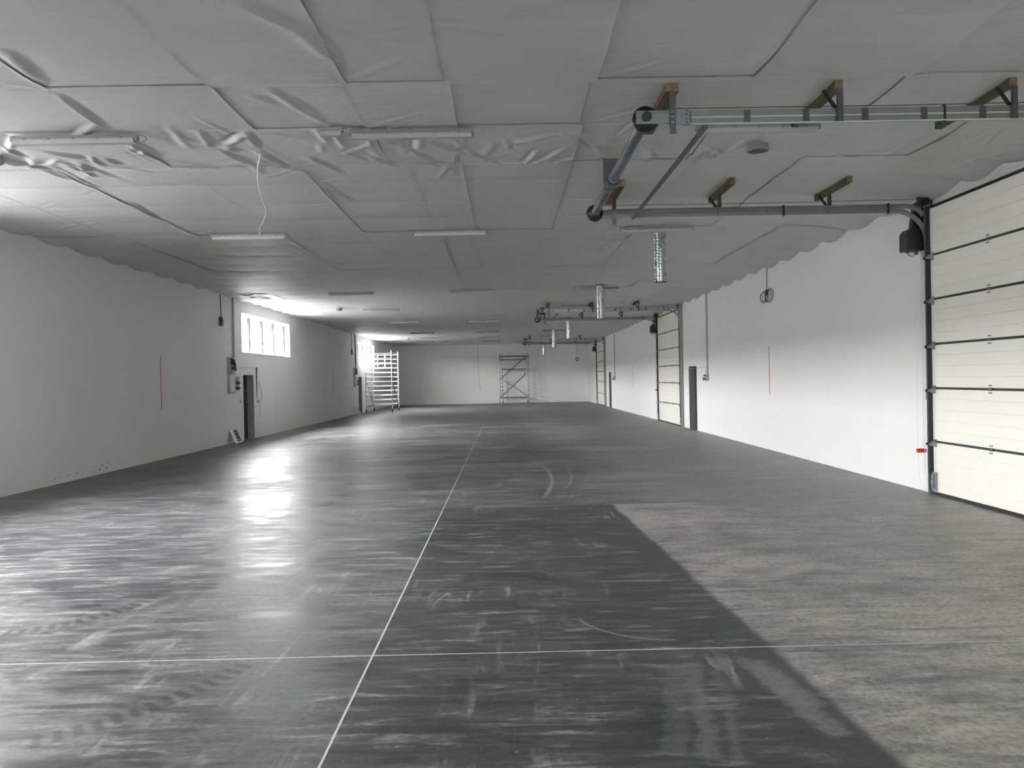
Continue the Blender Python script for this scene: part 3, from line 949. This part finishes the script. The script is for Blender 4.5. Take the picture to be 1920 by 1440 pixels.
# ------------------------------------------------------------------ ceiling lights
LIGHT_X = [-4.30, -0.90, 2.62]
LIGHT_Y = [7.60, 12.72, 21.1, 26.2, 31.8, 39.2, 44.3, 49.3]
COLN = ['left', 'middle', 'right']
ROWN = ['first', 'second', 'third', 'fourth', 'fifth', 'sixth', 'seventh', 'eighth']


def light_meshes():
    L = 0.615
    q = {}
    q['housing'] = (MB().prism([(-L, -0.035, 0.0), (-L, 0.035, 0.0), (-L, 0.046, -0.035), (-L, -0.046, -0.035)], (2 * L, 0, 0)), 'lamp_body')
    q['diffuser'] = (MB().prism([(-L + 0.01, -0.05, -0.036), (-L + 0.01, 0.05, -0.036), (-L + 0.01, 0.05, -0.05), (-L + 0.01, 0.034, -0.083), (-L + 0.01, -0.034, -0.083), (-L + 0.01, -0.05, -0.05)], (2 * L - 0.02, 0, 0)), 'lamp_lens')
    q['end_cap'] = (MB().box(-0.008, 0.008, -0.04, 0.04, -0.06, -0.004), 'lamp_body')
    q['clip'] = (MB().box(-0.012, 0.012, -0.056, 0.056, -0.045, -0.03), 'galv')
    out = {}
    for k, (mb, m) in q.items():
        o = mb.build(k, M[m])
        out[k] = o.data
        bpy.data.objects.remove(o)
    return out


LM = light_meshes()
for r, y in enumerate(LIGHT_Y):
    for c, x in enumerate(LIGHT_X):
        if (r, c) == (3, 1):
            continue
        zc = 4.262
        t = thing('ceiling_light', 'unlit grey batten light on the ceiling, %s one of the %s row from the camera' % (COLN[c], ROWN[r]), 'light', (x, y, zc), group='batten lights in rows')
        part('housing', LM['housing'], None, t, (x, y, zc))
        part('diffuser', LM['diffuser'], None, t, (x, y, zc))
        for e in (-0.622, 0.622):
            part('end_cap', LM['end_cap'], None, t, (x + e, y, zc))
        if r < 4:
            for k in range(5):
                part('clip', LM['clip'], None, t, (x - 0.48 + 0.24 * k, y, zc))

em = thing('emergency_light', 'short boxy emergency light on the ceiling beside the nearest middle batten light', 'light', (-1.69, 7.5, 4.26))
MB().bevbox(-1.815, -1.575, 7.46, 7.54, 4.225, 4.268, 0.006).build('housing', M['lamp_body'], em)
MB().prism([(-1.80, 7.455, 4.224), (-1.80, 7.545, 4.224), (-1.80, 7.53, 4.185), (-1.80, 7.47, 4.185)], (0.21, 0, 0)).build('diffuser', M['lamp_lens'], em)
MB().tube([(-1.575, 7.5, 4.25), (-1.55, 7.49, 4.235), (-1.52, 7.50, 4.255), (-1.50, 7.53, 4.275)], 0.006, 6).build('lead', M['white_plastic'], em)
# cable rings at the light ends and the loose white cable
tag(MB().tube([(-3.64 + 0.055 * math.cos(a), 7.6, 4.225 + 0.035 * math.sin(a)) for a in np.linspace(0, 2 * math.pi, 17)[:-1]], 0.006, 6, closed=True).build('cable_loop', M['grey_plastic']),
    'small cable loop at the end of the nearest left batten light', 'cable')
pts = [at(x, y, 'Z', 4.17) for x, y in [(489, 302), (484, 318), (483, 335), (486, 352), (492, 372), (498, 390), (499, 402), (494, 415), (487, 426), (485, 434), (488, 441), (494, 444)]]
pts[0].z, pts[1].z = 4.25, 4.21
tag(MB().tube(pts, 0.009, 6).build('loose_cable', M['white_plastic']), 'loose white cable dangling from a ceiling slit to a batten light', 'cable')

# ------------------------------------------------------------------ round air valves and spiral ducts
for i, (x, y, lab) in enumerate([(2.86, 8.3, 'round grilled air valve on the ceiling behind the nearest right batten light'),
                                 (-5.60, 8.25, 'round air valve at the left edge of the ceiling'),
                                 (-5.71, 25.85, 'round air valve on the ceiling near the middle strip window'),
                                 (-5.74, 44.4, 'round air valve on the ceiling near the farthest strip window')]):
    v = thing('air_valve', lab, 'air valve', (x, y, 4.22), group='round ceiling air valves')
    n = 24
    rim = MB()
    for z0, z1, r0, r1 in ((4.30, 4.205, 0.105, 0.125), (4.205, 4.20, 0.125, 0.108), (4.20, 4.206, 0.108, 0.107)):
        vs = [(x + r * math.cos(k * 2 * math.pi / n), y + r * math.sin(k * 2 * math.pi / n), z) for z, r in ((z0, r0), (z1, r1)) for k in range(n)]
        rim.add(vs, [(k, (k + 1) % n, n + (k + 1) % n, n + k) for k in range(n)])
    rim.build('rim', M['grey_plastic'], v, True)
    MB().cyl((x, y, 4.214), (x, y, 4.209), 0.107, 24).build('throat', M['black'], v)
    for k in range(-3, 4):
        hw = math.sqrt(0.104 ** 2 - (k * 0.028) ** 2) - 0.002
        MB().bar((x + k * 0.028, y - hw, 4.2035), (x + k * 0.028, y + hw, 4.2035), 0.007, 0.004).build('slat', M['grey_plastic'], v)

DUCTS = [(2.80, 13.3, 3.40), (2.69, 20.75, 3.35), (2.71, 31.45, 3.36), (2.59, 39.0, 3.32), (2.54, 48.5, 3.27)]
for i, (x, y, zb) in enumerate(DUCTS):
    d = thing('spiral_duct', 'short galvanised spiral duct hanging from the ceiling, %s from the camera' % ['nearest', 'second', 'third', 'fourth', 'farthest'][i], 'duct', (x, y, zb), group='hanging spiral ducts')
    mb = MB()
    n, r = 28, 0.104
    zt = 4.268
    m = 170 if i < 2 else 60
    vs = []
    for j in range(m + 1):
        z = zb + (zt - zb) * j / m
        for k in range(n):
            ph = ((z / 0.055) + k / n) % 1.0
            rr = r + (0.0035 if ph < 0.14 else 0.0)
            a = k * 2 * math.pi / n
            vs.append((x + rr * math.cos(a), y + rr * math.sin(a), z))
    mb.add(vs, [(j * n + k, j * n + (k + 1) % n, (j + 1) * n + (k + 1) % n, (j + 1) * n + k) for j in range(m) for k in range(n)])
    mb.build('body', M['duct'], d, True)
    MB().tube([(x + 0.106 * math.cos(a), y + 0.106 * math.sin(a), zb) for a in np.linspace(0, 2 * math.pi, 25)[:-1]], 0.005, 5, closed=True).build('lower_collar', M['black_plastic'], d)
    MB().cyl((x, y, zb + 0.02), (x, y, zb + 0.025), 0.10, 24).build('end_damper', M['black'], d)

# ------------------------------------------------------------------ things on the left wall
WX = XL + 0.002


def wall_marks():
    for (x, sx) in ((XL, 1), (XR, -1)):
        for y, z0, z1, mk, lab in (((17.56, 1.17, 2.42, 'orange', 'thin orange marking line painted on the left wall') if sx > 0 else (16.86, 1.25, 2.36, 'orange', 'thin orange marking line painted on the right wall')),
                                   ((35.1, 1.16, 2.36, 'grey_line', 'thin grey marking line painted on the left wall between the windows') if sx > 0 else (34.9, 1.21, 2.33, 'grey_line', 'thin grey marking line painted on the right wall between the far garage doors'))):
            w = 0.016 if mk == 'orange' else 0.03
            tag(MB().box(min(x, x + sx * 0.004), max(x, x + sx * 0.004), y - w, y + w, z0, z1).build('marking_line', M[mk]), lab, 'marking', 'vertical marking lines on the walls')


wall_marks()


def coil(name, lab, x, sx, y, ztop, zc, r, n, mat, rad=0.007, wide=0.75):
    t = thing(name, lab, 'cable', (x + sx * 0.03, y, zc), group='cable coils hanging on the walls')
    MB().tube([(x + sx * 0.03, y - 0.03, ztop), (x + sx * 0.03, y, (ztop + zc) / 2), (x + sx * 0.03, y + 0.02, zc + r * 0.8)], rad, 6).build('drop', M[mat], t)
    for k in range(n):
        rr = r * (1 - 0.10 * k)
        tilt = (k - n / 2) * 0.25
        oy = y + (k % 2 - 0.5) * r * 1.2 * wide
        MB().tube([(x + sx * (0.03 + 0.012 * k), oy + rr * wide * math.cos(a) + 0.25 * tilt * rr * math.sin(a), zc + rr * math.sin(a)) for a in np.linspace(0, 2 * math.pi, 21)[:-1]], rad, 6, closed=True).build('loop', M[mat], t)
    MB().box(min(x + sx * 0.015, x + sx * 0.05), max(x + sx * 0.015, x + sx * 0.05), y - 0.02, y + 0.03, zc + r * 0.2, zc + r).build('tie', M['black'], t)
    return t


coil('cable_coil', 'small black cable coil hanging on the left wall before the middle window', XL, 1, 21.28, 4.30, 3.52, 0.13, 3, 'black_plastic', 0.012)
coil('cable_coil', 'looped black cable coil hanging high on the right wall', XR, -1, 16.85, 4.13, 3.48, 0.15, 4, 'black_plastic', 0.008, 1.7)
coil('cable_coil', 'small black cable coil hanging before the farthest strip window', XL, 1, 39.3, 4.30, 3.3, 0.15, 2, 'black_plastic', 0.012)
# coil and cable on the end wall
t = thing('cable_coil', 'black cable ring hanging on the end wall behind the farthest track', 'cable', (5.2, YB - 0.03, 3.0), group='cable coils hanging on the walls')
MB().tube([(5.2, YB - 0.03, 4.2), (5.2, YB - 0.03, 3.2)], 0.010, 6).build('drop', M['grey_plastic'], t)
MB().tube([(5.24 + 0.10 * math.cos(a), YB - 0.03, 3.08 + 0.13 * math.sin(a)) for a in np.linspace(0, 2 * math.pi, 17)[:-1]], 0.022, 6, closed=True).build('loop', M['black_plastic'], t)
tag(MB().tube([(-1.95, YB - 0.015, 4.2), (-1.95, YB - 0.015, 2.2), (-1.92, YB - 0.015, 1.4), (-1.75, YB - 0.015, 0.95)], 0.012, 6).build('hanging_cable', M['grey_plastic']),
    'thin grey cable hanging down the end wall left of the scaffold', 'cable')

for k, (dy, word, nearw) in enumerate(((0.0, 'middle', 'under the middle strip window'), (18.02, 'farthest', 'behind the left scaffold tower'))):
    yb = 21.72 + dy
    # conduit
    cdt = tag(MB().cyl((XL + 0.03, yb + 0.45, 2.52), (XL + 0.03, yb + 0.45, 4.33), 0.018, 8).cyl((XL + 0.03, yb + 0.53, 2.52), (XL + 0.03, yb + 0.53, 4.33), 0.022, 8).build('conduit_pair', M['black_plastic' if k else 'grey_plastic']),
              'conduit running from the ceiling to the switchgear %s' % nearw, 'conduit', 'wall conduits')
    sg = thing('cable_junction_box', 'open wall junction box with tangled black cables %s' % nearw, 'junction box', (XL, yb + 0.2, 2.1), group='wall junction boxes')
    MB().bevbox(XL, XL + 0.05, yb, yb + 0.50, 2.08, 2.52, 0.008).build('back_plate', M['grey_plastic'], sg)
    MB().box(XL + 0.05, XL + 0.08, yb + 0.06, yb + 0.44, 2.12, 2.48).build('rim', M['grey_line'], sg)
    for j in range(7):
        a0 = rnd.uniform(0, 6)
        MB().tube([(XL + 0.09 + 0.05 * math.sin(3 * a + a0), yb + 0.25 + (0.16 - 0.01 * j) * math.cos(a + a0), 2.30 + (0.17 - 0.012 * j) * math.sin(a)) for a in np.linspace(0, 5.4, 18)], 0.014, 6).build('cable', M['black_plastic'], sg)
    sb = thing('switch_cabinet', 'grey wall switch cabinet with black sockets %s' % nearw, 'cabinet', (XL, yb + 0.2, 1.48), group='wall switch cabinets')
    MB().bevbox(XL, XL + 0.03, yb - 0.02, yb + 0.60, 1.46, 2.06, 0.006).build('back_plate', M['grey_line'], sb)
    MB().bevbox(XL + 0.03, XL + 0.16, yb + 0.14, yb + 0.56, 1.50, 2.01, 0.012).build('body', M['white_plastic'], sb)
    MB().box(XL + 0.16, XL + 0.172, yb + 0.18, yb + 0.52, 1.56, 1.95).build('front_cover', M['grey_plastic'], sb)
    for zz in (1.62, 1.78):
        MB().cyl((XL + 0.17, yb + 0.27, zz), (XL + 0.235, yb + 0.27, zz - 0.02), 0.045, 12).build('socket', M['black_plastic'], sb)
        MB().cyl((XL + 0.17, yb + 0.42, zz), (XL + 0.215, yb + 0.42, zz - 0.02), 0.04, 12).build('socket', M['black_plastic'], sb)
    # cover leaning at the foot of the wall
    lp = thing('cabinet_cover', 'pale cabinet cover with dark panel leaning against the wall foot %s' % nearw, 'cover', (XL + 0.10, yb + 0.2, 0), group='leaning cabinet covers')
    a, b = (XL + 0.22, 0.0), (XL + 0.03, 0.43)
    ux, uz = (b[0] - a[0]), (b[1] - a[1])
    l_ = math.hypot(ux, uz)
    ux, uz = ux / l_, uz / l_
    nx_, nz_ = uz, -ux

    def lean(u0, u1, v0, v1, y0, y1):
        return [(a[0] + ux * u + nx_ * v, y, a[1] + uz * u + nz_ * v) for u, v, y in ((u0, v0, y0), (u1, v0, y0), (u1, v1, y0), (u0, v1, y0))]

    for (u0, u1, c0, c1) in ((0, 0.05, 0, 0.42), (0.40, 0.45, 0, 0.42), (0.05, 0.40, 0, 0.05), (0.05, 0.40, 0.37, 0.42)):
        MB().prism(lean(u0, u1, 0.0, 0.07, yb + c0, 0), (0, c1 - c0, 0)).build('frame_side', M['white_plastic'], lp)
    MB().prism(lean(0.05, 0.40, 0.01, 0.055, yb + 0.05, 0), (0, 0.32, 0)).build('panel', M['anthracite'], lp)
    for q in range(3):
        MB().prism(lean(0.10 + 0.10 * q, 0.13 + 0.10 * q, 0.055, 0.062, yb + 0.10, 0), (0, 0.22, 0)).build('slot', M['grey_plastic'], lp)

dc = thing('door_cable', 'black cable run over the left service door with loops beside it', 'cable', (XL + 0.02, 24.2, 1.2))
MB().tube([(XL + 0.015, 22.35, 2.22), (XL + 0.015, 23.2, 2.24), (XL + 0.015, 24.2, 2.25)], 0.008, 6).build('horizontal_run', M['grey_plastic'], dc)
MB().tube([(XL + 0.02, 24.24, 2.26), (XL + 0.02, 24.23, 1.9), (XL + 0.02, 24.22, 1.25)], [0.022, 0.016, 0.008], 6).build('drop', M['black_plastic'], dc)
MB().tube([(XL + 0.03, 24.26, 1.75), (XL + 0.05, 24.40, 1.72), (XL + 0.05, 24.58, 1.50), (XL + 0.04, 24.66, 1.30), (XL + 0.03, 24.60, 1.17), (XL + 0.03, 24.35, 1.16)], 0.009, 6).build('loop', M['grey_plastic'], dc)
MB().tube([(XL + 0.03, 24.35, 1.16), (XL + 0.03, 24.52, 1.05), (XL + 0.03, 24.55, 0.85), (XL + 0.03, 24.40, 0.68), (XL + 0.03, 24.26, 0.64)], 0.008, 6).build('loop', M['grey_line'], dc)
MB().box(XL, XL + 0.05, 24.28, 24.38, 1.12, 1.22).build('socket', M['grey_plastic'], dc)
tag(MB().bevbox(XL, XL + 0.02, 22.72, 22.80, 1.15, 1.25, 0.004).build('light_switch', M['grey_plastic']), 'small grey switch on the wall left of the service door', 'switch')

# ------------------------------------------------------------------ things on the right wall
for k, (y, zt, word) in enumerate(((21.95, 4.13, 'middle'), (40.6, 4.05, 'farthest'))):
    tag(MB().box(XR - 0.045, XR, y - 0.03, y + 0.03, 1.75, zt).build('conduit', M['grey_plastic']), 'grey cable duct running down to the control box before the %s garage door' % word, 'conduit', 'wall conduits')
    cb = thing('control_box', 'grey control box with emergency switch before the %s garage door' % word, 'control box', (XR, y, 1.6), group='garage door control boxes')
    MB().bevbox(XR - 0.085, XR, y - 0.07, y + 0.09, 1.56, 1.76, 0.008).build('body', M['grey_plastic'], cb)
    MB().box(XR - 0.13, XR - 0.085, y - 0.03, y + 0.05, 1.70, 1.74).build('key_pad', M['anthracite'], cb)
    MB().cyl((XR - 0.085, y + 0.01, 1.62), (XR - 0.12, y + 0.01, 1.62), 0.025, 12).cyl((XR - 0.12, y + 0.01, 1.62), (XR - 0.16, y + 0.01, 1.62), 0.045, 14).build('switch_knob', M['red' if k == 0 else 'black_plastic'], cb)
tag(MB().tube([(XR - 0.012, 22.1, 1.985), (XR - 0.012, 23.0, 1.96), (XR - 0.012, 24.5, 1.93)], 0.006, 5).build('wall_cable', M['grey_line']), 'thin pale cable along the right wall above the service door', 'cable')

# ------------------------------------------------------------------ scaffold towers on castors


def castor(root, x, y):
    MB().cyl((x, y, 0.10), (x, y, 0.24), 0.022, 8).box(x - 0.03, x + 0.03, y - 0.012, y + 0.012, 0.09, 0.17).build('castor_fork', M['anthracite'], root)
    MB().cyl((x - 0.025, y + 0.02, 0.085), (x + 0.025, y + 0.02, 0.085), 0.085, 16).build('wheel', M['black'], root)


def scaffold_left():
    A = [at(685.5, 774, 'Z', 0), at(736, 773, 'Z', 0), at(746, 769.5, 'Z', 0), at(699, 770.5, 'Z', 0)]
    xl, xr = max(A[0].x, XL + 0.25), A[1].x
    ya, yb = A[0].y, A[2].y
    t = thing('scaffold_tower', 'bright aluminium rolling scaffold tower standing by the left wall', 'scaffold', ((xl + xr) / 2, (ya + yb) / 2, 0), group='rolling scaffold towers')
    zt = 3.32
    for y in (ya, yb):
        for x in (xl, xr):
            MB().tube([(x, y, 0.2), (x, y, zt), (x, y, zt + 0.08)], 0.03, 8).build('post', M['alu'], t)
            MB().tube([(x, y, zt + 0.06), (x + 0.01, y, zt + 0.12), (x - 0.03, y, zt + 0.17)], 0.03, 8).build('post_hook', M['alu'], t)
            castor(t, x, y)
        z = 0.42
        while z < zt + 0.02:
            MB().cyl((xl, y, z), (xr, y, z), 0.024, 8).build('rung', M['alu'], t)
            z += 0.262
        for fx in (0.48, 0.74):
            MB().cyl((xl + (xr - xl) * fx, y, zt - 0.78), (xl + (xr - xl) * fx, y, zt + 0.0), 0.02, 8).build('stile', M['alu'], t)
    for x in (xl, xr):
        for z in (zt, zt - 0.26, zt - 0.52, zt - 0.78):
            MB().cyl((x, ya, z), (x, yb, z), 0.02, 8).build('guard_rail', M['alu'], t)
        MB().cyl((x, ya, 1.75), (x, yb, 0.32), 0.018, 8).build('brace', M['galv_dark'], t)
        MB().cyl((x, ya, 0.32), (x, yb, 0.32), 0.018, 8).build('ledger', M['galv_dark'], t)


scaffold_left()


def scaffold_back():
    x0, x1 = -0.30, 1.60
    yc = 53.4
    t = thing('scaffold_tower', 'narrow scaffold tower with crossed braces standing before the end wall', 'scaffold', ((x0 + x1) / 2, yc, 0), group='rolling scaffold towers')
    zt = 3.55
    skew = 0.10
    P = {}
    for i, x in enumerate((x0, x1)):
        for j, y in enumerate((yc - 0.36, yc + 0.36)):
            xx = x + (skew if j else -skew) * (1 if i == 0 else 0.7)
            P[i, j] = (xx, y)
            MB().cyl((xx, y, 0.2), (xx, y, zt), 0.028, 8).build('post', M['galv'], t)
            castor(t, xx, y)
        z = 0.40
        while z < zt - 0.1:
            MB().cyl((*P[i, 0], z), (*P[i, 1], z), 0.022, 8).build('rung', M['galv'], t)
            z += 0.262
    f = 0
    for j in (0, 1):
        a, b = P[0, j], P[1, j]
        for z in ((0.40, 3.35, 3.12) if j == 0 else (0.40, 3.35)):
            MB().cyl((*a, z), (*b, z), 0.03, 8).build('ledger', M['galv_dark'], t)
    a, b = P[0, 0], P[1, 0]
    MB().cyl((*a, 0.42), (*b, 2.15), 0.03, 8).build('brace', M['galv_dark'], t)
    MB().cyl((*a, 1.72), (*b, 3.35), 0.03, 8).build('brace', M['galv_dark'], t)
    a, b = P[0, 1], P[1, 1]
    MB().cyl((*a, 1.70), (*b, 0.42), 0.02, 8).build('brace', M['galv_dark'], t)
    MB().box(x0 + 0.05, x1 - 0.05, yc - 0.36, yc + 0.36, 2.40, 2.47).build('platform', M['brown_board'], t)


scaffold_back()

# ------------------------------------------------------------------ outside the windows
tag(MB().box(-170, 170, -120, 260, -0.4, -0.16).build('ground', M['ground']), 'dark asphalt yard outside the strip windows', 'ground', kind='structure')


def tree(x, y, h, r, lab):
    t = thing('tree', lab, 'tree', (x, y, -0.16), group='trees in the yard')
    MB().tube([(x, y, -0.2), (x + 0.1, y, h * 0.35), (x + 0.05, y + 0.1, h * 0.6)], [0.16, 0.12, 0.07], 8).build('trunk', M['bark'], t)
    mb = MB()
    for _ in range(900):
        d = Vector((rnd.gauss(0, 1), rnd.gauss(0, 1), rnd.gauss(0, 1))).normalized() * (rnd.random() ** 0.4)
        c = Vector((x + d.x * r, y + d.y * r, h * 0.62 + d.z * h * 0.38))
        u = Vector((rnd.gauss(0, 1), rnd.gauss(0, 1), rnd.gauss(0, 1))).normalized()
        w = u.cross(Vector((rnd.gauss(0, 1), rnd.gauss(0, 1), rnd.gauss(0, 1)))).normalized()
        s = rnd.uniform(0.10, 0.22)
        mb.add([c + u * s, c + w * s * 0.5, c - u * s, c - w * s * 0.5], [(0, 1, 2, 3)])
    mb.build('crown', M['leaf'], t)['kind'] = 'stuff'


tree(-20.5, 63.0, 5.6, 1.7, 'leafy tree seen through the middle strip window')
tree(-21.0, 57.5, 4.9, 1.3, 'smaller leafy tree seen left in the middle strip window')

nb = thing('neighbouring_hall', 'long low grey hall standing across the yard', 'building', (-50, 60, -0.16))
MB().box(-64, -46, -90, 230, -0.2, 6.3).build('walls', M['grey_paint'], nb)
MB().prism([(-64.5, -90.5, 6.3), (-45.5, -90.5, 6.3), (-55, -90.5, 8.4)], (0, 321, 0)).build('roof', M['anthracite'], nb)
